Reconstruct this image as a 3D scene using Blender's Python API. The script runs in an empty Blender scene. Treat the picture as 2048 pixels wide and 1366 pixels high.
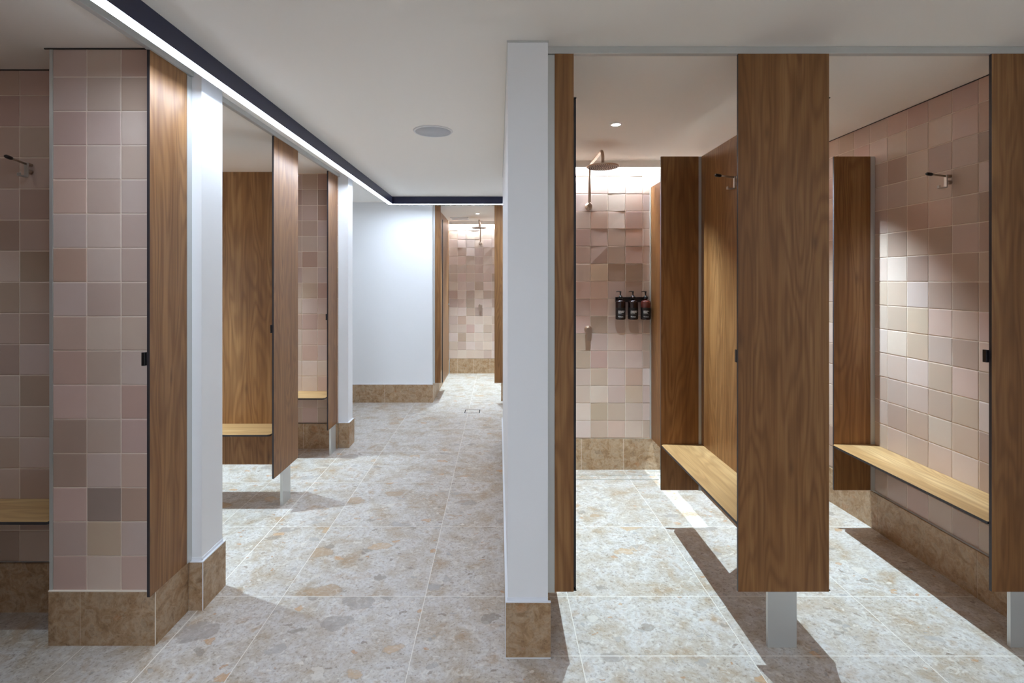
import bpy, bmesh, math, random
from mathutils import Vector, Matrix
R = random.Random(7)
SC = bpy.context.scene
COL = SC.collection
PI = math.pi
CEIL = 2.665
BH = 0.243          # height of the stone skirting = start of the wall tiles
P = 0.153           # wall tile module

# ------------------------------------------------------------------ materials
def srgb(r, g, b, a=1.0):
    def f(c):
        c /= 255.0
        return c/12.92 if c <= 0.04045 else ((c+0.055)/1.055)**2.4
    return (f(r), f(g), f(b), a)

class NT:
    def __init__(s, name):
        s.m = bpy.data.materials.new(name); s.m.use_nodes = True
        s.t = s.m.node_tree; s.t.nodes.clear()
        s.out = s.n('ShaderNodeOutputMaterial'); s.b = s.n('ShaderNodeBsdfPrincipled')
        s.l(s.b.outputs[0], s.out.inputs[0])
    def n(s, typ, **kw):
        x = s.t.nodes.new(typ)
        for k, v in kw.items(): setattr(x, k, v)
        return x
    def l(s, a, b): s.t.links.new(a, b)
    def val(s, sock, v):
        if hasattr(v, 'is_linked') or hasattr(v, 'links'): s.l(v, sock)
        else: sock.default_value = v
    def math(s, op, a, b=None, c=None, clamp=False):
        x = s.n('ShaderNodeMath', operation=op); x.use_clamp = clamp
        s.val(x.inputs[0], a)
        if b is not None: s.val(x.inputs[1], b)
        if c is not None: s.val(x.inputs[2], c)
        return x.outputs[0]
    def mix(s, f, a, b, typ='MIX'):
        x = s.n('ShaderNodeMix', data_type='RGBA', blend_type=typ)
        s.val(x.inputs[0], f); s.val(x.inputs[6], a); s.val(x.inputs[7], b)
        return x.outputs[2]
    def comb(s, x, y, z):
        c = s.n('ShaderNodeCombineXYZ')
        s.val(c.inputs[0], x); s.val(c.inputs[1], y); s.val(c.inputs[2], z)
        return c.outputs[0]
    def noise(s, vec, scale, detail=2, rough=.5, dist=0, out=0):
        x = s.n('ShaderNodeTexNoise'); s.l(vec, x.inputs['Vector'])
        x.inputs['Scale'].default_value = scale; x.inputs['Detail'].default_value = detail
        x.inputs['Roughness'].default_value = rough; x.inputs['Distortion'].default_value = dist
        return x.outputs[out]
    def ramp(s, f, stops, interp='LINEAR'):
        x = s.n('ShaderNodeValToRGB'); s.l(f, x.inputs[0]); cr = x.color_ramp; cr.interpolation = interp
        while len(cr.elements) < len(stops): cr.elements.new(.5)
        for e, (p, c) in zip(cr.elements, stops): e.position = p; e.color = c
        return x.outputs[0]
    def maprange(s, v, a, b, c=0., d=1.):
        x = s.n('ShaderNodeMapRange'); s.l(v, x.inputs[0])
        for i, q in enumerate((a, b, c, d)): x.inputs[i+1].default_value = q
        return x.outputs[0]

def plain(name, col, rough=.5, metal=0., spec=.5, emit=None, estr=0, bump=0):
    t = NT(name); t.b.inputs['Base Color'].default_value = col
    t.b.inputs['Roughness'].default_value = rough; t.b.inputs['Metallic'].default_value = metal
    t.b.inputs['Specular IOR Level'].default_value = spec
    if emit:
        t.b.inputs['Emission Color'].default_value = emit; t.b.inputs['Emission Strength'].default_value = estr
    if bump:
        g = t.n('ShaderNodeNewGeometry'); nz = t.noise(g.outputs['Position'], 260, 3)
        b = t.n('ShaderNodeBump'); b.inputs['Strength'].default_value = bump; b.inputs['Distance'].default_value = .001
        t.l(nz, b.inputs['Height']); t.l(b.outputs[0], t.b.inputs['Normal'])
    return t.m

def wood(name, axis, tones=((132, 89, 49), (150, 106, 63), (166, 122, 77)), dk=(100, 61, 31)):
    """laminate with a long walnut grain; axis = direction of the grain"""
    t = NT(name); g = t.n('ShaderNodeNewGeometry')
    sp = t.n('ShaderNodeSeparateXYZ'); t.l(g.outputs['Position'], sp.inputs[0])
    x, y, z = sp.outputs
    if axis == 'z': u = t.math('ADD', x, y); v = z; w = t.math('MULTIPLY', x, .31)
    elif axis == 'y': u = x; v = y; w = z
    else: u = y; v = x; w = z
    big = t.comb(t.math('MULTIPLY', u, 6.5), t.math('MULTIPLY', v, .8), w)
    n1 = t.noise(big, 1.0, 2, .45, .35)
    rings = t.math('SINE', t.math('MULTIPLY', n1, 85))
    rings = t.maprange(rings, -1, 1)
    rings = t.math('POWER', rings, 1.6)
    plank = t.noise(t.comb(t.math('MULTIPLY', u, 9), t.math('MULTIPLY', v, .22), w), 1.0, 2)
    fib = t.noise(t.comb(t.math('MULTIPLY', u, 230), t.math('MULTIPLY', v, 4.5), w), 1.0, 3, .6)
    fib2 = t.noise(t.comb(t.math('MULTIPLY', u, 60), t.math('MULTIPLY', v, 1.2), w), 1.0, 3, .6)
    base = t.ramp(plank, [(.28, srgb(*tones[0])), (.5, srgb(*tones[1])), (.72, srgb(*tones[2]))])
    c = t.mix(t.math('MULTIPLY', rings, .42), base, srgb(*dk))
    c = t.mix(t.maprange(fib2, .42, .70, 0, .5), c, srgb(*dk))
    c = t.mix(t.maprange(fib, .45, .8, 0, .38), c, srgb(*dk))
    # a few knots
    kv = t.n('ShaderNodeTexVoronoi'); kv.voronoi_dimensions = '2D'
    t.l(t.comb(t.math('MULTIPLY', u, 3.1), t.math('MULTIPLY', v, .95), 0.), kv.inputs['Vector']); kv.inputs['Scale'].default_value = 1
    k = t.maprange(kv.outputs['Distance'], .0, .055, 1, 0)
    c = t.mix(t.math('MULTIPLY', k, .45), c, srgb(62, 36, 22))
    t.l(c, t.b.inputs['Base Color'])
    t.b.inputs['Roughness'].default_value = .42; t.b.inputs['Specular IOR Level'].default_value = .35
    b = t.n('ShaderNodeBump'); b.inputs['Strength'].default_value = .12; b.inputs['Distance'].default_value = .0006
    t.l(fib, b.inputs['Height']); t.l(b.outputs[0], t.b.inputs['Normal'])
    return t.m

def stone(name, floor):
    """terrazzo-like limestone with ochre and grey clasts; the floor version has its grout grid"""
    t = NT(name); g = t.n('ShaderNodeNewGeometry'); pos = g.outputs['Position']
    sp = t.n('ShaderNodeSeparateXYZ'); t.l(pos, sp.inputs[0]); x, y, z = sp.outputs
    tile = t.comb(t.math('FLOOR', t.math('DIVIDE', t.math('ADD', x, 1.113), .733)),
                  t.math('FLOOR', t.math('DIVIDE', t.math('ADD', y, -2.610), .7345)), 0.)
    wn = t.n('ShaderNodeTexWhiteNoise'); wn.noise_dimensions = '3D'; t.l(tile, wn.inputs['Vector'])
    off = t.n('ShaderNodeVectorMath', operation='SCALE'); t.l(wn.outputs['Color'], off.inputs[0]); off.inputs['Scale'].default_value = 9
    pa = t.n('ShaderNodeVectorMath', operation='ADD'); t.l(pos, pa.inputs[0]); t.l(off.outputs[0], pa.inputs[1])
    p0 = pa.outputs[0]
    dn = t.noise(p0, 7, 4, .6, 0, 1)
    dd = t.n('ShaderNodeVectorMath', operation='SUBTRACT'); t.l(dn, dd.inputs[0]); dd.inputs[1].default_value = (.5, .5, .5)
    ds = t.n('ShaderNodeVectorMath', operation='SCALE'); t.l(dd.outputs[0], ds.inputs[0]); ds.inputs['Scale'].default_value = .15
    pw = t.n('ShaderNodeVectorMath', operation='ADD'); t.l(p0, pw.inputs[0]); t.l(ds.outputs[0], pw.inputs[1])
    mp = t.n('ShaderNodeMapping'); t.l(pw.outputs[0], mp.inputs[0]); mp.inputs['Scale'].default_value = (.62, 1., 1.); mp.inputs['Rotation'].default_value = (0, 0, .25)
    pv = mp.outputs[0]
    cloud = t.noise(p0, 5.5, 5, .62, .4)
    c = t.ramp(cloud, [(.3, srgb(174, 149, 121)), (.43, srgb(188, 176, 161)), (.58, srgb(206, 201, 196)), (.72, srgb(180, 155, 128))])
    fine = t.noise(p0, 42, 4, .7, .5)
    c = t.mix(t.maprange(fine, .47, .7, 0, .55), c, srgb(160, 138, 114))
    fine3 = t.noise(p0, 75, 3, .6, .3)
    c = t.mix(t.maprange(fine3, .54, .7, 0, .65), c, srgb(128, 112, 98))
    fine2 = t.noise(p0, 26, 3, .65, 1.2)
    c = t.mix(t.maprange(fine2, .52, .7, 0, .6), c, srgb(226, 221, 211))
    # clasts, three sizes
    for sc, dens, r0, r1, seed, cols in (
        (30., .16, .30, .36, 3.1, (srgb(140, 124, 110), srgb(186, 140, 98), srgb(165, 160, 156), srgb(226, 218, 206))),
        (13., .22, .32, .37, 1.7, (srgb(172, 166, 160), srgb(196, 154, 112), srgb(150, 138, 126), srgb(216, 208, 196))),
        (5.6, .24, .30, .35, 0.3, (srgb(170, 163, 158), srgb(196, 164, 126), srgb(178, 150, 120), srgb(160, 150, 142)))):
        v = t.n('ShaderNodeTexVoronoi'); v.feature = 'F1'; v.inputs['Scale'].default_value = sc; v.inputs['Randomness'].default_value = 1
        o = t.n('ShaderNodeVectorMath', operation='ADD'); t.l(pv, o.inputs[0]); o.inputs[1].default_value = (seed, seed*2, seed*3); t.l(o.outputs[0], v.inputs['Vector'])
        s2 = t.n('ShaderNodeSeparateColor'); t.l(v.outputs['Color'], s2.inputs[0])
        sel = t.math('LESS_THAN', s2.outputs[0], dens)
        rad = t.math('MULTIPLY_ADD', s2.outputs[2], .12, r0-.08)
        edge = t.math('SUBTRACT', v.outputs['Distance'], rad)
        m = t.maprange(edge, -.012, .014, 1, 0)
        cc = t.ramp(s2.outputs[1], [(0., cols[0]), (.27, cols[1]), (.52, cols[2]), (.8, cols[3])], 'CONSTANT')
        cc = t.mix(t.maprange(fine2, .4, .7, 0, .45), cc, c)
        rim = t.math('MULTIPLY', t.maprange(t.math('ABSOLUTE', edge), 0, .03, .30, 0), sel)
        c = t.mix(t.math('MULTIPLY', t.math('MULTIPLY', m, sel), .8), c, cc)
        c = t.mix(rim, c, srgb(150, 136, 120))
    if not floor:
        cc2 = t.ramp(t.noise(p0, 15, 8, .72, .8), [(.34, srgb(112, 84, 56)), (.46, srgb(176, 142, 106)), (.56, srgb(206, 186, 160)), (.66, srgb(136, 108, 80))])
        c = t.mix(1., c, srgb(214, 184, 150), 'MULTIPLY'); c = t.mix(.4, c, cc2)
    if floor:
        def lines(cx, ph, per, hw):
            q = t.math('FRACT', t.math('ADD', t.math('DIVIDE', t.math('SUBTRACT', cx, ph), per), .5))
            q = t.math('MULTIPLY', t.math('ABSOLUTE', t.math('SUBTRACT', q, .5)), per)
            return t.math('LESS_THAN', q, hw)
        def single(cx, p_, hw):
            return t.math('LESS_THAN', t.math('ABSOLUTE', t.math('SUBTRACT', cx, p_)), hw)
        gx = lines(x, -1.113, .733, .0016); gy = lines(y, 2.610, .7345, .0016)
        s1 = t.math('MULTIPLY', single(y, 2.196, .0022), t.math('GREATER_THAN', x, .2))
        s3 = t.math('MULTIPLY', single(x, -1.487, .0022), t.math('LESS_THAN', y, 4.9))
        gm = t.math('MAXIMUM', t.math('MAXIMUM', gx, gy), t.math('MAXIMUM', s1, s3))
        c = t.mix(gm, c, srgb(232, 226, 216))
    t.l(c, t.b.inputs['Base Color'])
    t.b.inputs['Roughness'].default_value = .36 if floor else .45
    t.b.inputs['Specular IOR Level'].default_value = .35
    return t.m

def tilemat():
    t = NT('glazed_tile'); a = t.n('ShaderNodeVertexColor'); a.layer_name = 'tint'
    g = t.n('ShaderNodeNewGeometry')
    nz = t.noise(g.outputs['Position'], 9, 4, .6)
    c = t.mix(t.maprange(nz, .35, .7, 0, .16), a.outputs[0], srgb(194, 160, 144))
    t.l(c, t.b.inputs['Base Color'])
    t.b.inputs['Roughness'].default_value = .34; t.b.inputs['Specular IOR Level'].default_value = .4
    b = t.n('ShaderNodeBump'); b.inputs['Strength'].default_value = .10; b.inputs['Distance'].default_value = .004
    t.l(t.noise(g.outputs['Position'], 11, 2), b.inputs['Height']); t.l(b.outputs[0], t.b.inputs['Normal'])
    return t.m

M = dict(
    wood=wood('walnut_laminate', 'z'), wood_y_lit=wood('walnut_laminate_along_lit', 'y', ((166, 128, 82), (188, 150, 102), (203, 168, 120)), (140, 102, 64)), wood_x_lit=wood('walnut_laminate_across_lit', 'x', ((166, 128, 82), (188, 150, 102), (203, 168, 120)), (140, 102, 64)),  # bench laminates are lighter: their bright lighting is put into the tones
    edge=plain('black_laminate_core', srgb(46, 42, 46), .5),
    stone_floor=stone('limestone_floor', True), stone=stone('limestone_skirting', False), tile=tilemat(),
    grout=plain('grout', srgb(240, 228, 212), .8),
    paint=plain('white_wall_paint', srgb(240, 240, 240), .55, bump=.06),
    ceil=plain('ceiling_paint', srgb(247, 243, 236), .75, bump=.05),
    alu=plain('satin_aluminium', srgb(206, 207, 204), .42, .55),
    trim=plain('white_trim', srgb(236, 238, 242), .4),
    black=plain('black_plastic', srgb(18, 17, 19), .35),
    navy=plain('black_housing', srgb(32, 36, 66), .38),
    led=plain('led_diffuser', srgb(255, 255, 255), .5, emit=(.70, .825, 1.0, 1), estr=28.0),
    cove=plain('cove_led', srgb(255, 255, 255), .5, emit=(.72, .87, 1.0, 1), estr=185.0),
    lens=plain('downlight_lens', srgb(255, 255, 255), .5, emit=(1, .95, .88, 1), estr=60.0),
    nickel=plain('brushed_nickel', srgb(182, 160, 142), .3, .9),
    steel=plain('brushed_steel', srgb(200, 198, 194), .35, .8),
    grille=plain('speaker_grille', srgb(196, 198, 202), .7),
    white=plain('white_plastic', srgb(232, 232, 232), .45),
    slot=plain('dark_gap', srgb(40, 38, 36), .8),
    ink=plain('label_ink', srgb(238, 238, 236), .6), inkgrey=plain('label_ink_grey', srgb(120, 118, 118), .6),
    bottle=plain('dark_amber_bottle', srgb(34, 16, 16), .16), bottle_empty=plain('amber_bottle_part_empty', srgb(96, 44, 38), .16),
    label=plain('bottle_label', srgb(17, 15, 17), .45),
)

# ------------------------------------------------------------------ geometry helpers
def box(bm, x0, x1, y0, y1, z0, z1, mi=0, emi=None, bev=0.):
    """emi: material index for the edge faces of a thin board"""
    vs = [bm.verts.new((x, y, z)) for x in (x0, x1) for y in (y0, y1) for z in (z0, z1)]
    q = [(0, 1, 3, 2), (4, 6, 7, 5), (0, 4, 5, 1), (2, 3, 7, 6), (0, 2, 6, 4), (1, 5, 7, 3)]
    fs = [bm.faces.new([vs[i] for i in f]) for f in q]
    dims = (x1-x0, y1-y0, z1-z0); th = dims.index(min(dims))
    for k, f in enumerate(fs): f.material_index = mi if (emi is None or k//2 == th) else emi
    if bev:
        es = list({e for f in fs for e in f.edges})
        bmesh.ops.bevel(bm, geom=es, offset=bev, segments=2, affect='EDGES', profile=.5)
    return fs

def tube(bm, pts, r, seg=14, caps=True, radii=None):
    pts = [Vector(p) for p in pts]; rings = []; up = None
    for i, p in enumerate(pts):
        d = (pts[min(i+1, len(pts)-1)] - pts[max(i-1, 0)]).normalized()
        if up is None: up = Vector((0, 0, 1)) if abs(d.z) < .9 else Vector((1, 0, 0))
        s = d.cross(up).normalized(); up = s.cross(d).normalized()
        rr = radii[i] if radii else r
        rings.append([bm.verts.new(p + (s*math.cos(a) + up*math.sin(a))*rr) for a in [2*PI*k/seg for k in range(seg)]])
    for a, b in zip(rings, rings[1:]):
        for k in range(seg):
            f = bm.faces.new((a[k], a[(k+1) % seg], b[(k+1) % seg], b[k])); f.smooth = True
    if caps: bm.faces.new(rings[0][::-1]); bm.faces.new(rings[-1])

def lathe(bm, c, prof, seg=32, mi=0, axis='z', smooth=True):
    c = Vector(c); rings = []
    for r, h in prof:
        ring = []
        for k in range(seg):
            a = 2*PI*k/seg; u, v = r*math.cos(a), r*math.sin(a)
            ring.append(bm.verts.new(c + (Vector((u, v, h)) if axis == 'z' else Vector((u, -h, v)))))
        rings.append(ring)
    for a, b in zip(rings, rings[1:]):
        for k in range(seg):
            f = bm.faces.new((a[k], a[(k+1) % seg], b[(k+1) % seg], b[k])); f.smooth = smooth; f.material_index = mi
    if prof[0] == prof[-1]:
        bmesh.ops.remove_doubles(bm, verts=rings[0]+rings[-1], dist=1e-6); return
    for rg in (rings[0][::-1], rings[-1]):
        if (rg[0].co-rg[seg//2].co).length > 1e-5:
            f = bm.faces.new(rg); f.material_index = mi

def arc(c, r, a0, a1, n, f):
    return [f(c[0]+r*math.cos(a0+(a1-a0)*i/n), c[1]+r*math.sin(a0+(a1-a0)*i/n)) for i in range(n+1)]

def link(name, bm, mats, parent=None, origin=None):
    bmesh.ops.recalc_face_normals(bm, faces=bm.faces[:])
    if parent: o0 = WORLD[parent.name]
    elif origin is not None: o0 = Vector(origin)
    else:
        xs = [v.co for v in bm.verts]
        lo = Vector([min(v[i] for v in xs) for i in range(3)]); hi = Vector([max(v[i] for v in xs) for i in range(3)])
        o0 = Vector(((lo.x+hi.x)/2, (lo.y+hi.y)/2, lo.z))
    if parent and origin is not None: o0 = Vector(origin)
    bm.transform(Matrix.Translation(-o0))
    me = bpy.data.meshes.new(name); bm.to_mesh(me); bm.free()
    for m in (mats if isinstance(mats, (list, tuple)) else [mats]): me.materials.append(m)
    o = bpy.data.objects.new(name, me); COL.objects.link(o)
    if parent:
        o.parent = parent; o.location = o0 - WORLD[parent.name]
    else: o.location = o0
    WORLD[o.name] = o0
    return o
WORLD = {}
def tag(o, label, cat, group=None, kind=None):
    o['label'] = label
    if cat: o['category'] = cat
    if group: o['group'] = group
    if kind: o['kind'] = kind
    return o
def thing(name, loc, label, cat, group=None):
    o = bpy.data.objects.new(name, None); COL.objects.link(o); o.location = loc; o.empty_display_size = .1
    WORLD[o.name] = Vector(loc); return tag(o, label, cat, group)
def struct(o, label, cat='wall'):
    return tag(o, label, cat, kind='structure')
def bx(name, dims, mat, parent=None, bev=0., emi=None, origin=None):
    bm = bmesh.new(); box(bm, *dims, bev=bev, emi=(1 if emi else None)); return link(name, bm, [mat, emi] if emi else mat, parent, origin)
def copy_tree(o, parent=None):
    c = o.copy(); COL.objects.link(c)
    if parent: c.parent = parent
    for ch in list(o.children): copy_tree(ch, c)
    return c

# ------------------------------------------------------------------ tiles
TC = dict(l=(209, 189, 176), m=(200, 178, 164), d=(188, 164, 149), D=(175, 151, 135), p=(203, 175, 161), P=(192, 162, 147), t=(196, 173, 153), T=(187, 164, 143), X=(162, 144, 132))
def tilewall(name, label, face, ph, u0, u1, cols=None, cstart=0, ptilt=.0008, z0=BH, z1=CEIL, mod=P, amp=1.):
    """face: ('y', d, -1) a wall at y=d facing -y, ('x', x0, s) a wall at x0 facing s*x"""
    ax, at, sg = face
    bm = bmesh.new(); cl = bm.loops.layers.float_color.new('tint')
    def pt(u, z, off):
        return (u, at+sg*off, z) if ax == 'y' else (at+sg*off, u, z)
    def face_(vs, col, mi, sm=False):
        f = bm.faces.new(vs); f.material_index = mi; f.smooth = sm
        for lp in f.loops: lp[cl] = col
    g = [bm.verts.new(pt(a, b, -.0008-ptilt*.9)) for a, b in ((u0, z0), (u1, z0), (u1, z1), (u0, z1))]
    face_(g, (1, 1, 1, 1), 1)
    i0 = math.floor((u0-ph)/mod); i1 = math.ceil((u1-ph)/mod); nr = math.ceil((z1-BH)/mod)
    gap = .0019
    for i in range(i0, i1):
        for j in range(nr):
            a = max(ph+i*mod, u0)+gap; b = min(ph+(i+1)*mod, u1)-gap; c = max(BH+j*mod, z0)+gap; d = min(BH+(j+1)*mod, z1)-gap
            if b-a < .004 or d-c < .004: continue
            row = 15-j; code = None
            if cols:
                ci = i-cstart
                if 0 <= ci < len(cols) and 0 <= row < len(cols[ci]): code = cols[ci][row]
            if code is None or code == '.': code = R.choice('mmmmmllppddtPD')
            r_, g_, b_ = TC[code]; k = R.uniform(.965, 1.035); kk = R.uniform(-3, 3)
            col = srgb(min(255, r_*k), min(255, g_*k+kk*.3), min(255, b_*k-kk))
            t = [(R.uniform(-1, 1) if R.random() < .6 else R.uniform(0, 1.6))*ptilt for _ in range(4)]
            cor = ((a, c), (b, c), (b, d), (a, d)); q = .0032; cin = ((a+q, c+q), (b-q, c+q), (b-q, d-q), (a+q, d-q))
            lo = [bm.verts.new(pt(u, z, -.0018-ptilt)) for u, z in cor]
            mi_ = [bm.verts.new(pt(u, z, .0000+t[n])) for n, (u, z) in enumerate(cor)]
            up = [bm.verts.new(pt(u, z, .0011+t[n])) for n, (u, z) in enumerate(cin)]
            face_(up, col, 0, False)
            for n in range(4):
                m_ = (n+1) % 4
                face_([mi_[n], mi_[m_], up[m_], up[n]], col, 0, False); face_([lo[n], lo[m_], mi_[m_], mi_[n]], col, 0)
    # keep the winding outward
    o = link(name, bm, [M['tile'], M['grout']])
    return struct(o, label)

def skirting(name, label, runs, z1=BH-.003, th=.010, zb=0.):
    """runs: list of (axis, at, sign, u0, u1, joints)"""
    bm = bmesh.new()
    for ax, at, sg, u0, u1, js in runs:
        cuts = [u0] + sorted(js) + [u1]
        for a, b in zip(cuts, cuts[1:]):
            a_ = a + (.0012 if a != u0 else 0); b_ = b - (.0012 if b != u1 else 0)
            lo, hi = sorted((at, at - sg*th))
            if ax == 'y': box(bm, a_, b_, lo, hi, zb, z1)
            else: box(bm, lo, hi, a_, b_, zb, z1)
        lo, hi = sorted((at-sg*.0015, at - sg*(th+.001)))
        if ax == 'y': box(bm, u0+.001, u1-.001, lo, hi, zb, z1-.001, mi=1)
        else: box(bm, lo, hi, u0+.001, u1-.001, zb, z1-.001, mi=1)
    return struct(link(name, bm, [M['stone'], M['grout']]), label, 'skirting')

# ------------------------------------------------------------------ room shell
bm = bmesh.new()
def quad(*p): bm.faces.new([bm.verts.new(q) for q in p])
def fl(x0, x1, y0, y1, za=0., zb=0.): quad((x0, y0, za), (x1, y0, za), (x1, y1, zb), (x0, y1, zb))
fl(-4, 4, -3, 3.4)
fl(-4, .205, 3.4, 5.07); fl(.205, 2.5, 3.4, 4.2, 0, -.026); fl(.205, 2.5, 4.2, 4.47, -.026, -.034); fl(2.5, 4, 3.4, 5.07)
fl(-4, 4, 5.07, 8.1); fl(-.89, .13, 8.1, 8.97, 0, -.02)
floor = struct(link('floor', bm, M['stone_floor'], origin=(0, 0, 0)), 'pale limestone floor tiles with ochre and grey pebbles and thin grout lines', 'floor')
struct(bx('ceiling', (-4, 4, -3, 9.2, CEIL, CEIL+.1), M['ceil']), 'flat off-white plaster ceiling over corridor and shower stalls', 'ceiling')

def wall(name, dims, label): return struct(bx(name, dims, M['paint']), label)
wall('wall_right', (.038, .2115, 2.192, 5.07, 0, CEIL), 'white wall end and corridor wall left of the right-hand shower stalls')
wall('wall_left', (-3.85, -1.472, 2.507, 2.695, 0, CEIL), 'white end of the dividing wall behind the nearest tiled pier on the left')
wall('wall_left.001', (-2.0, -1.537, 2.268, 2.499, 0, CEIL), 'core of the tiled pier at the left').name = 'wall_left.001'
wall('wall_left.002', (-3.85, -1.472, 4.945, 5.09, 0, CEIL), 'white end of the farther dividing wall on the left, before the far wall')
wall('wall_far', (-3.85, -.888, 6.745, 6.86, 0, CEIL), 'plain white wall at the end of the corridor')
wall('wall_far.001', (.03, 3.85, 6.83, 6.95, 0, CEIL), 'wall to the right of the far shower opening')
wall('wall_left.003', (-3.95, -3.765, -3, 9.1, 0, CEIL), 'outer wall behind the left-hand stalls')
wall('wall_right.001', (3.85, 3.95, -3, 9.1, 0, CEIL), 'outer wall right of the corridor')
wall('wall_near', (-3.95, 3.95, -3, -2.9, 0, CEIL), 'white wall behind the viewpoint')
wall('wall_back', (.2115, 2.48, 4.455, 5.07, -.05, CEIL), 'core wall behind the right-hand showers')
wall('wall_right.002', (2.472, 2.66, 2.20, 5.07, -.05, CEIL), 'core wall right of the bench with the tiled face')
wall('wall_far.002', (-1.0, .25, 8.955, 9.1, -.05, CEIL), 'core wall at the back of the far shower')
wall('wall_far.003', (.13, .25, 6.95, 8.955, 0, CEIL), 'right side wall of the far shower')
wall('wall_far.004', (-1.0, -.897, 6.86, 8.955, 0, CEIL), 'left side wall of the far shower')

# tone maps, read from the photograph, rows run from the ceiling down
stub = ['mmppPlPlpPpDDpmp'.replace('P', 'p', 1), 'mmmlmllmlmmmlXtl', 'PdlmlmmmmlPppPlp']
tilewall('wall_left.004', 'pink-beige tiled front of the pier nearest on the left', ('y', 2.2655, -1), -1.996, -1.9955, -1.540,
         [list(s) for s in stub], 0, .0004)
lw = ['pPddmDmDdDmmdmmD', 'ppmmDdDdDmDtmDDm']
tilewall('wall_left.005', 'tiled side wall of the leftmost stall, behind its bench', ('y', 2.495, -1), -2.361, -3.765, -1.999, [list(s) for s in lw], -1, .0004)
l3 = ['mDmtlmmtmPmmllmt', 'mmmtlPltmPpPlldp', 'PDPllllPmPpmlptd']
tilewall('wall_left.006', 'tiled side wall of the farther left stall, seen past the wooden panel', ('y', 4.915, -1), -1.91, -3.765, -1.56, [list(s) for s in l3], -1, .0005, mod=.151)
tilewall('wall_left.007', 'tiled back of the leftmost stall', ('x', -3.76, 1), 0, .3, 2.49)
tilewall('wall_left.008', 'tiled back of the middle left stall', ('x', -3.76, 1), 0, 2.70, 4.91)
bk = ['mlmmPdmpdpTTmmll', 'mmmPddtppDmPtlTT', 'mllmmdDmlmmmmmtp', 'mmpPPPDDmdpmPtmm', 'mlmmppdmmdmdlmmd']
tilewall('wall_back.001', 'pink-beige tiled back wall of the open right-hand shower', ('y', 4.45, -1),   .803, .2165, 2.468, [list(s) for s in bk], -1, .0024, z0=BH-.005)
rw = ['pPDlDdmdppdlDDlt', 'ppmdmmdDpDpttlmd'.replace('x', ''), 'pmdmpdpDpmttlmmm', 'PmmmPdDlttlmdmmp', 'plDmdDlttlmmdmmm', 'mldmdmmtmlmdmmmd', 'mpmdmlmmdmmpmlmm']
tilewall('wall_right.003', 'pink-beige tiled side wall above the right-hand bench', ('x', 2.468, -1), 2.452, 2.21, 4.45, [list(s) for s in rw], 0, .0005)
tilewall('wall_right.004', 'tiled left side of the open shower stall', ('x', .2165, 1), 0, 2.275, 4.45)
fw = ['mmlmmmdmPdlmmlmm', 'mmldpmpmmdlPmDdl', 'mmllmmmmDDdmPmlm', 'mmlmdddDmmDmlmmm', 'mmmdmmpmDmmmdmmd', 'llmmmmDmDDmdddll']
tilewall('wall_far.005', 'tiled back wall of the far shower', ('y', 8.95, -1), -.729-.151, -.89, .13, [list(s) for s in fw], 0, .003, mod=.1505)

skirting('baseboard_right', 'stone skirting around the white wall end right of the corridor',
         [('y', 2.182, -1, .028, .2225, []), ('x', .028, -1, 2.192, 5.08, [2.9, 3.63, 4.36]), ('x', .2225, 1, 2.192, 4.44, [2.93, 3.66])])
skirting('baseboard_left', 'brown stone skirting under the nearest tiled pier on the left',
         [('y', 2.257, -1, -2.008, -1.531, [-1.867]), ('x', -1.531, 1, 2.267, 2.496, [])])
skirting('baseboard_left.001', 'stone skirting round the nearer white wall end on the left',
         [('y', 2.497, -1, -1.531, -1.460, []), ('x', -1.460, 1, 2.507, 2.706, [])], z1=.237)
skirting('baseboard_left.002', 'dark stone skirting below the leftmost bench', [('y', 2.483, -1, -3.76, -2.008, [-2.17, -2.9])])
skirting('baseboard_left.003', 'stone skirting round the farther white wall end on the left',
         [('y', 4.918, -1, -1.56, -1.456, []), ('x', -1.456, 1, 4.928, 5.098, [])])
skirting('baseboard_left.004', 'stone skirting below the farther left bench', [('y', 4.897, -1, -3.76, -1.56, [-1.893, -2.6])])
skirting('baseboard_far', 'stone skirting along the white wall at the end of the corridor',
         [('y', 6.733, -1, -3.76, -.880, [-3.0, -2.265, -1.52]), ('x', -.880, 1, 6.743, 8.93, [7.4, 8.1])])
skirting('baseboard_far.001', 'stone skirting right of the far shower opening', [('y', 6.82, -1, .028, 3.84, [.7, 1.4, 2.1])])
skirting('baseboard_far.002', 'pale stone skirting at the back of the far shower', [('y', 8.938, -1, -.869, .13, [-.735, -.45, -.16])], zb=-.02)
skirting('baseboard_back', 'pale stone skirting at the back of the open right-hand shower',
         [('y', 4.438, -1, .2225, 2.44, [.722, 1.088, 1.82])], zb=-.034, z1=BH-.006)
skirting('baseboard_right.001', 'stone skirting under the right-hand bench',
         [('x', 2.449, -1, 2.21, 4.428, [2.595, 2.96, 3.275, 3.9])], zb=-.03)

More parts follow.
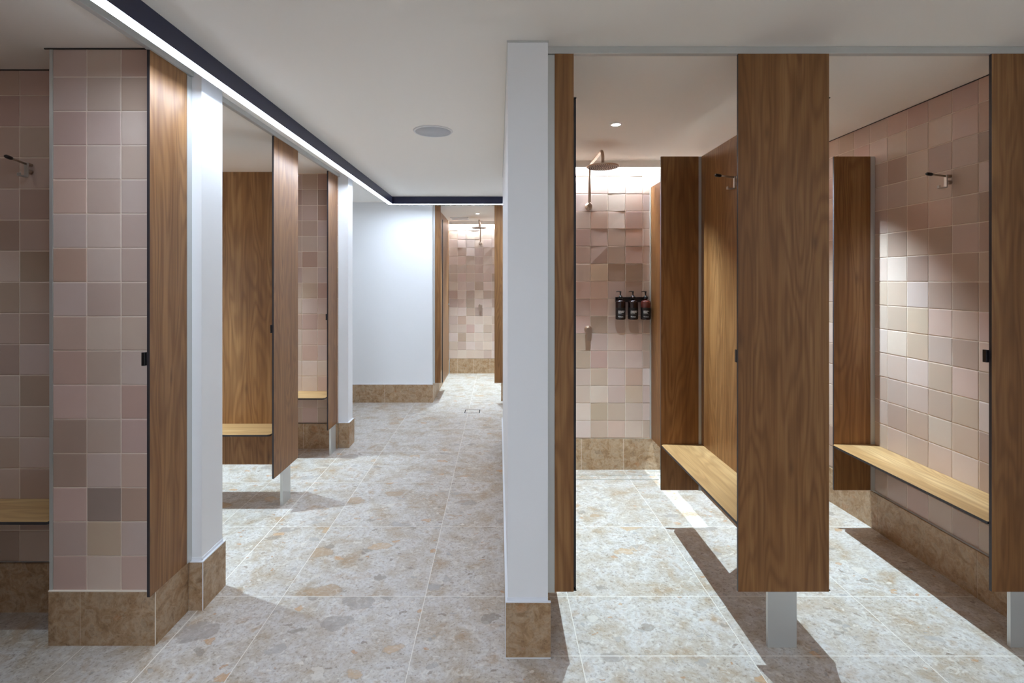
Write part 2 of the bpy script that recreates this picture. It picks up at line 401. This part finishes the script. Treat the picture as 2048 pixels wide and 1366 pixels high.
# thin metal and white trims along the skirtings and corners
def trims(name, label, boxes, mat):
    bm = bmesh.new()
    for b in boxes: box(bm, *b)
    return struct(link(name, bm, mat), label, 'trim')
trims('trim_1', 'white edging on the skirting of the wall end right of the corridor',
      [(.0265, .2235, 2.1805, 2.192, BH-.003, BH+.001), (.0265, .038, 2.192, 5.07, BH-.003, BH+.001), (.0262, .0292, 2.1802, 2.184, 0, BH), (.0262, .2235, 2.1800, 2.1825, 0, .004),
       (.0355, .2115, 2.1895, 2.1925, BH+.001, BH+.014), (.0355, .0385, 2.1925, 5.07, BH+.001, BH+.014)], M['trim'])
trims('trim_2', 'metal corner strip on the left edge of the tiled pier', [(-2.009, -1.994, 2.2625, 2.500, BH-.003, CEIL)], M['alu'])
trims('trim_3', 'pale edging on the skirting of the nearest left pier',
      [(-2.009, -1.530, 2.2562, 2.267, BH-.003, BH+.002), (-1.533, -1.5305, 2.2562, 2.2592, 0, BH)], M['grout'])
trims('trim_4', 'white edging on the skirting of the nearer left wall end',
      [(-1.537, -1.459, 2.496, 2.507, .237, .242), (-1.472, -1.459, 2.507, 2.706, .237, .242), (-1.4625, -1.4592, 2.4962, 2.499, 0, .237),
       (-1.472, -1.469, 2.505, 2.697, .242, .256), (-1.53, -1.469, 2.504, 2.5072, .242, .256)], M['trim'])
trims('trim_5', 'white edging on the skirting of the farther left wall end',
      [(-1.56, -1.455, 4.917, 4.945, BH-.003, BH+.001), (-1.472, -1.455, 4.945, 5.09, BH-.003, BH+.001)], M['trim'])
trims('trim_6', 'white edging on the skirting of the far white wall', [(-3.76, -.880, 6.732, 6.745, BH-.003, BH+.001)], M['trim'])
trims('shadow_trim_7', 'thin dark strip drawn as the shadow line where the right tiled wall meets the ceiling', [(2.462, 2.4675, 2.25, 4.40, CEIL-.004, CEIL-.0005)], M['slot'])  # dark strip puts the shade of the wall-ceiling joint into colour
trims('trim_8', 'slim metal shadow trim at the top of the wall end', [(.034, .2145, 2.188, 2.192, CEIL-.008, CEIL-.0005), (.0345, .038, 2.192, 5.07, CEIL-.008, CEIL-.0005)], M['alu'])
trims('shadow_trim_9', 'thin dark strips drawn as the shadow line at the top of the left tiled walls', [(-2.03, -1.54, 2.259, 2.264, CEIL-.005, CEIL-.0005), (-3.76, -2.01, 2.489, 2.493, CEIL-.004, CEIL-.0005)], M['slot'])  # dark strips painted in place of the shade under the ceiling

# ------------------------------------------------------------------ cubicle panels
ZB, ZT, ZD = .248, 2.633, 2.440
def pilaster(dims, label, foot=None, keeper=None, channels=(), joined=False):
    x0, x1, y0, y1 = dims
    t = thing('cubicle_pilaster', ((x0+x1)/2, (y0+y1)/2, 0 if foot else ZB), label, 'cubicle panel', None)
    bx('panel', (x0, x1, y0, y1, ZB, ZT), M['wood'], t, emi=M['edge'])
    if foot:
        bm = bmesh.new(); box(bm, *foot, 0.0, ZB-.001, bev=.001)
        link('foot', bm, M['alu'], t)
    if keeper: bx('latch_keeper', keeper, M['black'], t, bev=.0015)
    for c in channels: bx('wall_channel', c, M['alu'], t)
    return t
pilaster((.247, .331, 2.245, 2.258), 'narrow walnut panel beside the white wall end, left of the open shower', channels=[(.2165, .247, 2.248, 2.270, .242, 2.629)])
pilaster((1.0604, 1.463, 2.245, 2.258), 'broad walnut panel on a grey metal foot between the two right-hand openings', foot=(1.192, 1.3205, 2.2455, 2.262),
         keeper=(1.0588, 1.0700, 2.2585, 2.276, 1.262, 1.318))
pilaster((2.184, 2.466, 2.245, 2.258), 'walnut panel cut off by the right edge of the picture', foot=(2.268, 2.396, 2.2455, 2.262),
         keeper=(2.172, 2.186, 2.2585, 2.276, 1.262, 1.318))
pilaster((-1.5335, -1.521, 2.206, 2.468), 'tall walnut panel fixed against the nearest tiled pier on the left', keeper=(-1.5485, -1.534, 2.192, 2.2075, 1.258, 1.316),
         channels=[(-1.533, -1.519, 2.468, 2.506, .246, 2.629)])
pilaster((-1.5765, -1.564, 3.518, 3.941), 'walnut panel on a metal foot halfway along the left side of the corridor', foot=(-1.580, -1.5605, 3.655, 3.79),
         keeper=(-1.5855, -1.577, 3.508, 3.530, 1.262, 1.318))
pilaster((-1.5805, -1.568, 4.651, 4.918), 'farthest walnut panel on the left side, beside a white wall end', foot=(-1.584, -1.5645, 4.72, 4.855),
         keeper=(-1.5885, -1.581, 4.641, 4.663, 1.262, 1.318), channels=[(-1.5805, -1.567, 4.918, 4.944, .246, 2.629)])
pilaster((-.8605, -.7826, 6.80, 6.813), 'narrow walnut panel left of the far shower opening', channels=[(-.887, -.8605, 6.803, 6.83, .242, 2.629)])
pilaster((-.0605, .12, 6.80, 6.813), 'walnut panel right of the far shower opening')

pilaster((-1.5335, -1.521, .98, 1.34), 'walnut panel nearer than the leftmost stall opening, added outside the picture to block strip light', foot=(-1.537, -1.5175, 1.10, 1.23))  # added out of view to keep strip light off the leftmost stall
def head_rail(dims, label):
    bm = bmesh.new(); x0, x1, y0, y1, z0, z1 = dims
    box(bm, *dims, bev=.0012)
    return tag(link('head_rail', bm, M['alu']), label, 'rail', 'cubicle head rails')
head_rail((.2125, 3.84, 2.243, 2.272, 2.6335, CEIL-.0005), 'grey metal rail along the ceiling above the right-hand cubicles')
head_rail((-1.536, -1.509, -.2, 2.505, 2.6335, CEIL-.0005), 'grey metal rail above the nearest left cubicle, along the light strip')
head_rail((-1.582, -1.555, 2.697, 4.943, 2.6335, CEIL-.0005), 'grey metal rail above the farther left cubicles')
head_rail((-.886, .03, 6.795, 6.825, 2.6335, CEIL-.0005), 'metal rail above the far shower opening')

def partition(dims, label, axis, chans, nib=None):
    x0, x1, y0, y1 = dims
    t = thing('cubicle_partition', ((x0+x1)/2, (y0+y1)/2, ZB), label, 'partition')
    bx('panel', (x0, x1, y0, y1, ZB, ZD), M['wood'], t, emi=M['edge'])
    for c in chans: bx('wall_channel', c, M['alu'], t)
    return t
partition((1.328, 1.341, 2.262, 4.433), 'long walnut partition between the two right-hand stalls', 'y',
          [(1.3225, 1.3465, 4.418, 4.4455, ZB-.002, ZD)])
partition((-3.745, -1.585, 3.795, 3.808), 'walnut partition behind the bench of the middle left stall', 'x', [(-3.7585, -3.735, 3.79, 3.813, ZB, ZD)])
partition((-3.745, -1.585, 1.23, 1.243), 'unseen walnut partition added on the near side of the leftmost stall to block light', 'x', [(-3.7585, -3.735, 1.225, 1.248, ZB, ZD)])  # last one is unseen, added to screen the leftmost stall from light
bx_l = bx('wall_lining', (-.8965, -.884, 6.87, 8.925, BH, CEIL-.001), M['wood']); tag(bx_l, 'walnut lining on the left side of the far shower', 'wall panel')
def nib(x0, x1, ch, label):
    t = thing('privacy_screen', ((x0+x1)/2, 3.326, ZB), label, 'screen panel', 'privacy screens')
    bx('panel', (x0, x1, 3.320, 3.333, ZB+.004, ZD), M['wood'], t, emi=M['edge'])
    bx('wall_channel', ch, M['alu'], t)
nib(1.062, 1.308, (1.308, 1.3275, 3.3215, 3.345, ZB, ZD), 'dark walnut screen at the end of the bench in the open shower stall')
nib(2.196, 2.435, (2.435, 2.4655, 3.3215, 3.345, ZB, ZD), 'dark walnut screen at the far end of the right-hand bench')

def door(dims, label, hinge_xy):
    x0, x1, y0, y1 = dims
    t = thing('cubicle_door', (hinge_xy[0], hinge_xy[1], ZB), label, 'cubicle door')
    bx('panel', (x0, x1, y0, y1, ZB+.002, ZD), M['wood'], t, emi=M['edge'])
    for z in (ZB-.004, ZD+.0005):
        bm = bmesh.new(); hx, hy = hinge_xy
        lathe(bm, (hx, hy, z), [(.005, 0), (.005, .0055)], 12)
        if x1-x0 < y1-y0: box(bm, hx-.006, hx+.006, y0-.0165, hy, z+.0004, z+.004)
        else: box(bm, hx, hx+.04, hy-.006, hy+.006, z+.0004, z+.004)
        link('hinge', bm, M['black'], t)
    return t
door((.3325, .3455, 2.274, 2.975), 'cubicle door of the open shower swung inward, seen as a dark edge', (.339, 2.282))
door((1.4645, 1.4775, 2.274, 2.97), 'cubicle door swung inward behind the broad walnut panel', (1.471, 2.282))
door((-2.28, -1.592, 2.712, 2.725), 'door of the middle left stall, folded in against the wall', (-1.6, 2.7185))
door((-2.29, -1.595, 3.945, 3.958), 'door of the farther left stall, open behind the partition', (-1.603, 3.9515))
door((-2.26, -1.55, 1.35, 1.363), 'unseen door added to the leftmost stall as a light block, swung open against its near side', (-1.558, 1.3565))  # unseen leaf, added with the near panel to hold back light
door((-.771, -.758, 6.83, 7.53), 'door of the far shower swung inward along its left side', (-.7645, 6.838))

# ------------------------------------------------------------------ benches
def bench(dims, label, axis, bracket_at, rnd=.02):
    x0, x1, y0, y1 = dims; zt = .553
    t = thing('shower_bench', ((x0+x1)/2, (y0+y1)/2, zt-.06), label, 'bench')
    bm = bmesh.new()
    c = .018
    if axis == 'y':   # front edge is x0
        pts = [(x0, y0), (x1, y0), (x1, y1), (x0+c, y1), (x0, y1-c)]
    else:             # front edge is y0, rounded corner at x1
        pts = [(x0, y0), (x1-rnd, y0), (x1-rnd*.3, y0+rnd*.3), (x1, y0+rnd), (x1, y1), (x0, y1)]
    top = [bm.verts.new((p[0], p[1], zt)) for p in pts]; bot = [bm.verts.new((p[0], p[1], zt-.013)) for p in pts]
    bm.faces.new(top).material_index = 0; bm.faces.new(bot[::-1]).material_index = 0
    for i in range(len(pts)):
        j = (i+1) % len(pts); bm.faces.new((top[i], bot[i], bot[j], top[j])).material_index = 1
    link('seat', bm, [M['wood_y_lit' if axis == 'y' else 'wood_x_lit'], M['edge']], t)
    for b in bracket_at:
        bm = bmesh.new(); bxx, by = b
        if axis == 'y':
            box(bm, bxx-.07, bxx+.07, by-.0025, by+.0175, zt-.016, zt-.0135); box(bm, bxx-.07, bxx+.07, by+.015, by+.0175, zt-.036, zt-.016)
        else:
            box(bm, bxx-.0175, bxx+.0025, by-.09, by+.09, zt-.016, zt-.0135); box(bm, bxx-.0025, bxx, by-.09, by+.09, zt-.036, zt-.016)
        link('bracket', bm, M['steel'], t)
    return t
bench((1.0595, 1.3275, 2.2595, 3.3195), 'walnut bench seat in the open shower stall, against the wooden partition', 'y', [(1.20, 3.301), (1.20, 2.42)])
bench((2.178, 2.4668, 2.2595, 3.3195), 'walnut bench seat along the tiled wall in the right-hand stall', 'y', [(2.29, 3.301), (2.29, 2.42)])
bench((-3.70, -2.0105, 2.255, 2.4938), 'dark-edged walnut bench in the leftmost stall', 'x', [(-2.4, 2.38), (-3.2, 2.38)], .004)
bench((-3.70, -1.595, 3.523, 3.7945), 'walnut bench against the wooden partition in the middle left stall', 'x', [(-1.9, 3.68), (-3.2, 3.68)])
bench((-3.70, -1.589, 4.612, 4.9138), 'walnut bench against the tiles in the farther left stall', 'x', [(-1.9, 4.80), (-3.2, 4.80)])

# ------------------------------------------------------------------ coat hooks
def make_hook(loc, rz, label):
    t = thing('coat_hook', loc, label, 'hook', 'coat hooks with black buffers')
    O = Vector(loc)
    def L(x, y, z): return tuple(O + Vector((x, y, z)))
    bm = bmesh.new(); lathe(bm, L(0, 0, -.034), [(.011, 0), (.011, .024)], 16, axis='y')
    lathe(bm, L(0, -.0, 0), [(.009, 0), (.009, .024)], 16, axis='y')
    link('wall_mount', bm, M['nickel'], t)
    bm = bmesh.new(); box(bm, *[v for p in ((O.x-.009, O.x+.009), (O.y-.030, O.y-.024), (O.z-.064, O.z+.006)) for v in p], bev=.001)
    link('back_plate', bm, M['steel'], t)
    bm = bmesh.new(); tube(bm, [L(0, -.028, 0), L(0, -.075, .006), L(0, -.104, .0095)], .0055, 12); link('arm', bm, M['nickel'], t)
    bm = bmesh.new(); tube(bm, [L(0, -.100, .009), L(0, -.108, .0102), L(0, -.128, .0125), L(0, -.134, .0131)], .008, 14, radii=[.0072, .0092, .0088, .0055]); link('rubber_tip', bm, M['black'], t)
    bm = bmesh.new(); box(bm, O.x-.008, O.x+.008, O.y-.068, O.y-.028, O.z-.066, O.z-.059, bev=.001); box(bm, O.x-.008, O.x+.008, O.y-.068, O.y-.062, O.z-.060, O.z-.050, bev=.001)
    link('peg', bm, M['steel'], t)
    t.rotation_euler = (0, 0, rz)
    return t
hk = make_hook((-2.302, 2.4935, 2.195), 0, 'metal coat hook with a black tip on the tiles of the leftmost stall')
def hook_copy(loc, rz, label):
    c = copy_tree(hk); c.location = loc; c.rotation_euler = (0, 0, rz); c['label'] = label
hook_copy((2.4665, 2.766, 2.197), -PI/2, 'metal coat hook with a black tip on the tiled wall above the right-hand bench')
hook_copy((1.328, 2.80, 2.197), -PI/2, 'metal coat hook on the wooden partition, half hidden by the broad walnut panel')
bm = bmesh.new(); tube(bm, [(-.8845, 8.74, 1.212), (-.866, 8.74, 1.212), (-.858, 8.74, 1.212)], .012, 16, radii=[.010, .013, .009])
tag(link('door_buffer', bm, M['steel']), 'small round silver knob on the left lining of the far shower', 'door stop')

# ------------------------------------------------------------------ showers
def make_shower(loc, label):
    t = thing('wall_shower', loc, label, 'shower', 'overhead rain showers'); O = Vector(loc)
    def L(x, y, z): return tuple(O + Vector((x, y, z)))
    bm = bmesh.new(); lathe(bm, L(0, 0, 0), [(.031, .0), (.031, .012), (.027, .015), (.0215, .016), (.0215, .072), (.019, .075)], 28, axis='y'); link('wall_mount', bm, M['nickel'], t)
    bm = bmesh.new(); pts = [L(0, -.052, .01), L(0, -.052, .26)]
    r = .07; y0, z0 = -.052, .345
    pts += [L(0, y0 - r + r*math.cos(a), z0 - r + r*math.sin(a)) for a in [PI/2*k/8 for k in range(9)]]
    y1 = -.615
    pts += [L(0, y1 + r + r*math.cos(a), z0 - r + r*math.sin(a)) for a in [PI/2 + PI/2*k/8 for k in range(9)]]
    pts += [L(0, y1, .235)]
    tube(bm, pts, .0115, 16); link('arm', bm, M['nickel'], t)
    bm = bmesh.new(); lathe(bm, L(0, y1, .205), [(.112, 0), (.121, .004), (.125, .009), (.121, .012), (.03, .016), (.018, .024), (.016, .034)], 48)
    hd = link('shower_head', bm, M['nickel'], t)
    bm = bmesh.new()
    for k in range(1, 8):
        rr = .0145*k; n = 6*k
        for q in range(n):
            a = 2*PI*(q+.5*(k % 2))/n; c = L(rr*math.cos(a), y1+rr*math.sin(a), .2025)
            lathe(bm, c, [(.0022, 0), (.0034, .0028)], 6, smooth=False)
    o = link('nozzles', bm, M['slot'], hd)
    return t
s1 = make_shower((.786, 4.4495, 2.275), 'brushed rain shower with riser and bent arm in the open right-hand stall')
s2 = copy_tree(s1); s2.location = (-.327, 8.9495, 2.275); s2['label'] = 'small distant rain shower in the stall at the end of the corridor'
s3 = copy_tree(s1); s3.location = (1.925, 4.4495, 2.275); s3['label'] = 'rain shower hidden behind the screen of the right-hand stall'
def make_mixer(loc, label):
    t = thing('shower_mixer', loc, label, 'tap', 'shower mixers'); O = Vector(loc)
    bm = bmesh.new(); lathe(bm, tuple(O), [(.034, 0), (.034, .006), (.030, .008), (.024, .009), (.024, .045), (.022, .048)], 28, axis='y'); link('body', bm, M['nickel'], t)
    bm = bmesh.new()
    prof = [(-.024*math.cos(a), .024*math.sin(a)) for a in [PI*k/12 for k in range(13)]]
    prof = [(u, v) for u, v in prof] + [(.020, -.092), (-.020, -.092)]
    f = [bm.verts.new((O.x+u, O.y-.062, O.z+v)) for u, v in prof]; b = [bm.verts.new((O.x+u, O.y-.046, O.z+v)) for u, v in prof]
    bm.faces.new(f); bm.faces.new(b[::-1])
    for i in range(len(f)): j = (i+1) % len(f); bm.faces.new((f[i], b[i], b[j], f[j]))
    link('lever', bm, M['nickel'], t)
    return t
mx = make_mixer((.782, 4.4495, 1.195), 'brushed nickel shower mixer with lever on tiles of the open stall')
m2 = copy_tree(mx); m2.location = (-.327, 8.9495, 1.17); m2['label'] = 'tiny distant shower mixer on the tiles of the far shower'

# ------------------------------------------------------------------ dispensers
bm = bmesh.new(); box(bm, 1.020, 1.300, 4.428, 4.4492, 1.437, 1.480, bev=.001)
for cx in (1.0515, 1.1595, 1.2695):
    lathe(bm, (cx, 4.385, 1.4675), [(.0196, 0), (.0196, .004), (.0152, .004), (.0152, 0), (.0196, 0)], 24)
    box(bm, cx-.012, cx+.012, 4.404, 4.430, 1.4675, 1.4715)
tag(link('bottle_bracket', bm, M['black']), 'black wall bracket holding the three pump bottles', 'bracket')
def text_mesh(s, size, font_bold=True):
    cu = bpy.data.curves.new('txt', 'FONT'); cu.body = s; cu.size = size; cu.resolution_u = 2
    cu.offset = size*.018 if font_bold else 0
    o = bpy.data.objects.new('txt', cu); COL.objects.link(o); dg = bpy.context.evaluated_depsgraph_get()
    dg.update(); me = bpy.data.meshes.new_from_object(o.evaluated_get(dg)); bpy.data.objects.remove(o); return me
def make_bottle(cx, lines, half, label):
    z0 = 1.288; r = .0425; loc = (cx, 4.385, z0)
    t = thing('pump_bottle', loc, label, 'soap bottle', 'pump bottles on the shower wall')
    bm = bmesh.new()
    prof = [(.036, 0), (r-.001, .003), (r, .007), (r, .104), (r, .1042), (r, .142)] + [(.0145+(r-.0145)*math.cos(a), .142+.028*math.sin(a)) for a in [PI/2*k/8 for k in range(1, 9)]] + [(.0145, .178)]
    lathe(bm, loc, prof, 40)
    if half:
        for f in bm.faces:
            f.material_index = 1 if f.calc_center_median().z > z0+.1041 else 0
    body = link('bottle', bm, [M['bottle'], M['bottle_empty']], t)
    bm = bmesh.new()
    n = 28; rr = r+.0004
    ring = [[bm.verts.new((cx+rr*math.sin(a), 4.385-rr*math.cos(a), z)) for a in [(-1.25+2.5*k/n) for k in range(n+1)]] for z in (z0+.012, z0+.104)]
    for k in range(n): bm.faces.new((ring[0][k], ring[0][k+1], ring[1][k+1], ring[1][k])).smooth = True
    link('label', bm, M['label'], t)
    y = z0+.070
    for s, size, ink, dz, wmax in lines:
        me = text_mesh(s, size); bm = bmesh.new(); bm.from_mesh(me)
        bmesh.ops.subdivide_edges(bm, edges=bm.edges[:], cuts=1)
        w = max(v.co.x for v in bm.verts); sc = min(1, wmax/w)
        for v in bm.verts:
            u = v.co.x*sc - .030; a = u/(rr+.0006)
            v.co = ((rr+.0006)*math.sin(a)+cx, 4.385-(rr+.0006)*math.cos(a), y+v.co.y)
        link('lettering', bm, M[ink], t); y -= dz
    bm = bmesh.new(); lathe(bm, (cx, 4.385, z0+.176), [(.0195, .0075), (.0195, .020), (.018, .022), (.0125, .024), (.0125, .031), (.006, .033)], 24); link('collar', bm, M['black'], t)
    bm = bmesh.new(); lathe(bm, (cx, 4.385, z0+.208), [(.0045, 0), (.006, .022), (.0085, .034), (.006, .037)], 16)
    tube(bm, [(cx+.004, 4.385, z0+.241), (cx-.015, 4.384, z0+.243), (cx-.032, 4.383, z0+.2415), (cx-.038, 4.383, z0+.238)], .0035, 10, radii=[.0045, .004, .0032, .0025])
    link('pump', bm, M['black'], t)
    return t
def lab(a, b): return [(a, .0120, 'ink', .0098, .060), (b, .0120, 'ink', .0068, .060), ('SHAMPOO' if 'NOUR' in b else 'BODY WASH' if 'HYD' in b else 'CONDITIONER', .006, 'ink', .0098, .04),
                       ('WITH NATIVE BOTANICAL OIL', .005, 'inkgrey', .0066, .056), ('500 ML', .005, 'inkgrey', .0140, .05), ('Thankyou.', .0125, 'ink', .01, .046)]
make_bottle(1.0515, lab('CLEANSE &', 'NOURISH'), False, 'dark pump bottle, leftmost of three on the shower wall')
make_bottle(1.1595, lab('CLEANSE &', 'HYDRATE'), False, 'dark pump bottle, middle of three on the shower wall')
make_bottle(1.2695, lab('REPAIR &', 'SHINE'), True, 'part-empty reddish pump bottle, rightmost of three on the shower wall')

# ------------------------------------------------------------------ lamps
LZ = 2.571
t = thing('linear_light', (-1.3485, 1.7, LZ), 'long black ceiling channel with a bright white light strip turning a corner', 'ceiling light')
bm = bmesh.new(); box(bm, -1.374, -1.3495+.0265, -2.88, 6.329, LZ+.0015, CEIL-.0005); box(bm, -1.323, 3.84, 6.278, 6.329, LZ+.0015, CEIL-.0005); link('housing', bm, M['navy'], t)
bm = bmesh.new(); box(bm, -1.3725, -1.3245, -2.88, 6.3275, LZ, LZ+.0014); box(bm, -1.3245, 3.84, 6.2795, 6.3275, LZ, LZ+.0014); link('diffuser', bm, M['led'], t)

t = thing('linear_light', (1.25, -1.3, LZ), 'added black light channel behind the viewpoint, unseen, brightening surfaces that face the camera', 'ceiling light')  # added unseen lamp that lifts the wall end and panels facing the camera
bx('housing', (-1.323, 3.84, -1.325, -1.274, LZ+.0015, CEIL-.0005), M['navy'], t)
bx('diffuser', (-1.3225, 3.84, -1.3235, -1.2755, LZ, LZ+.0014), M['led'], t)

def cove(x0, x1, yw, label):
    t = thing('cove_light', ((x0+x1)/2, yw-.04, CEIL-.06), label, 'cove light', 'cove lights over the shower walls')
    bx('fascia', (x0, x1, yw-.057, yw-.047, CEIL-.058, CEIL-.0005), M['ceil'], t)
    bx('light_strip', (x0+.01, x1-.01, yw-.044, yw-.026, CEIL-.016, CEIL-.006), M['cove'], t)
cove(.218, 2.462, 4.449, 'hidden light strip washing the tiles above the right-hand showers')
cove(-.882, .128, 8.949, 'hidden light strip washing the tiles above the far shower')

def downlight(x, y, watts, label, size=84, blend=1.):
    t = thing('downlight', (x, y, CEIL), label, 'ceiling light', 'recessed stall downlights')
    bm = bmesh.new(); lathe(bm, (x, y, CEIL-.006), [(.026, 0), (.042, 0), (.044, .0055), (.026, .0055), (.026, 0)], 32); link('trim_ring', bm, M['white'], t)
    bm = bmesh.new(); lathe(bm, (x, y, CEIL-.003), [(.0001, 0), (.0255, 0), (.0255, .0025), (.0001, .0025)], 24); link('lens', bm, M['lens'], t)
    ld = bpy.data.lights.new('downlight_lamp', 'SPOT'); ld.energy = watts; ld.color = (.66, .86, 1.0); ld.spot_size = math.radians(size); ld.spot_blend = blend; ld.shadow_soft_size = .006
    lo = bpy.data.objects.new('lamp', ld); COL.objects.link(lo); lo.parent = t; lo.location = (0, 0, -.012)
    return t
DW = 228
downlight(.776, 3.36, DW, 'small bright downlight in the ceiling of the open right-hand shower')
downlight(1.925, 3.36, DW, 'downlight in the ceiling of the right-hand stall, behind the broad walnut panel')
downlight(-2.65, 1.84, DW*.08, 'downlight in the ceiling of the leftmost stall')
downlight(-2.65, 3.195, DW, 'downlight in the ceiling of the middle left stall')
downlight(-2.65, 4.52, DW, 'downlight in the ceiling of the farther left stall')
downlight(-.334, 7.88, DW, 'downlight in the ceiling of the far shower')

bm = bmesh.new()
t = thing('ceiling_speaker', (-.458, 3.52, CEIL), 'round white speaker grille in the corridor ceiling', 'speaker')
lathe(bm, (-.458, 3.52, CEIL-.007), [(.122, 0), (.132, .0), (.137, .0065), (.122, .0065), (.122, 0)], 56); link('rim', bm, M['white'], t)
bm = bmesh.new(); lathe(bm, (-.458, 3.52, CEIL-.005), [(.0001, 0), (.1215, 0), (.1215, .0045), (.0001, .0045)], 56); link('grille', bm, M['grille'], t)

t = thing('exhaust_vent', (-.66, 8.5, CEIL), 'white slotted air vent in the ceiling of the far shower', 'vent')
bm = bmesh.new()
for a in ((-.81, -.51, 8.36, 8.375), (-.81, -.51, 8.625, 8.64), (-.81, -.795, 8.36, 8.64), (-.525, -.51, 8.36, 8.64)): box(bm, *a, CEIL-.012, CEIL-.0005)
link('frame', bm, M['white'], t)
bm = bmesh.new()
for k in range(8): box(bm, -.795, -.525, 8.385+.03*k, 8.398+.03*k, CEIL-.010, CEIL-.002)
link('louvres', bm, M['white'], t)

# ------------------------------------------------------------------ floor drains
t = thing('floor_drain', (-.33, 6.28, 0), 'square tiled floor drain with dark edges before the far shower', 'drain')
bm = bmesh.new()
for a in ((-.425, -.415, 6.205, 6.355), (-.245, -.235, 6.205, 6.355), (-.415, -.245, 6.205, 6.211), (-.415, -.245, 6.349, 6.355)): box(bm, *a, .0003, .0022)
link('frame', bm, M['slot'], t)
bx('insert', (-.413, -.247, 6.213, 6.347, .0003, .0016), M['stone_floor'], t)
for x0, x1, lb in ((.215, 1.325, 'long slim drain at the back of the open right-hand shower'), (1.345, 2.44, 'long slim drain behind the screen of the right-hand stall')):
    t = thing('linear_drain', ((x0+x1)/2, 4.25, -.02), lb, 'drain', 'linear drains')
    bm = bmesh.new()
    for a in ((x0, x1, 4.300, 4.306), (x0, x1, 4.196, 4.202)): box(bm, *a, -.0265 if a[2] < 4.25 else -.029, -.0235 if a[2] < 4.25 else -.026)
    link('frame', bm, M['steel'], t)

# ------------------------------------------------------------------ camera and world
cd = bpy.data.cameras.new('camera'); cam = bpy.data.objects.new('camera', cd); COL.objects.link(cam)
cam.location = (0, 0, 1.63); cam.rotation_euler = (PI/2, 0, 0)
cd.sensor_width = 36; cd.sensor_fit = 'HORIZONTAL'; cd.lens = 1013/2048*36
cd.shift_x = (1024-998)/2048; cd.shift_y = -(683-560)/2048; cd.clip_start = .05
SC.camera = cam
w = bpy.data.worlds.new('world'); SC.world = w; w.use_nodes = True
w.node_tree.nodes['Background'].inputs[0].default_value = (.8, .85, 1, 1); w.node_tree.nodes['Background'].inputs[1].default_value = .05
SC.cycles.max_bounces = 14; SC.cycles.diffuse_bounces = 8; SC.cycles.sample_clamp_indirect = 6
SC.view_settings.view_transform = 'Standard'; SC.view_settings.look = 'None'; SC.view_settings.gamma = 1
SC.view_settings.exposure = 1.0; SC.view_settings.use_curve_mapping = False
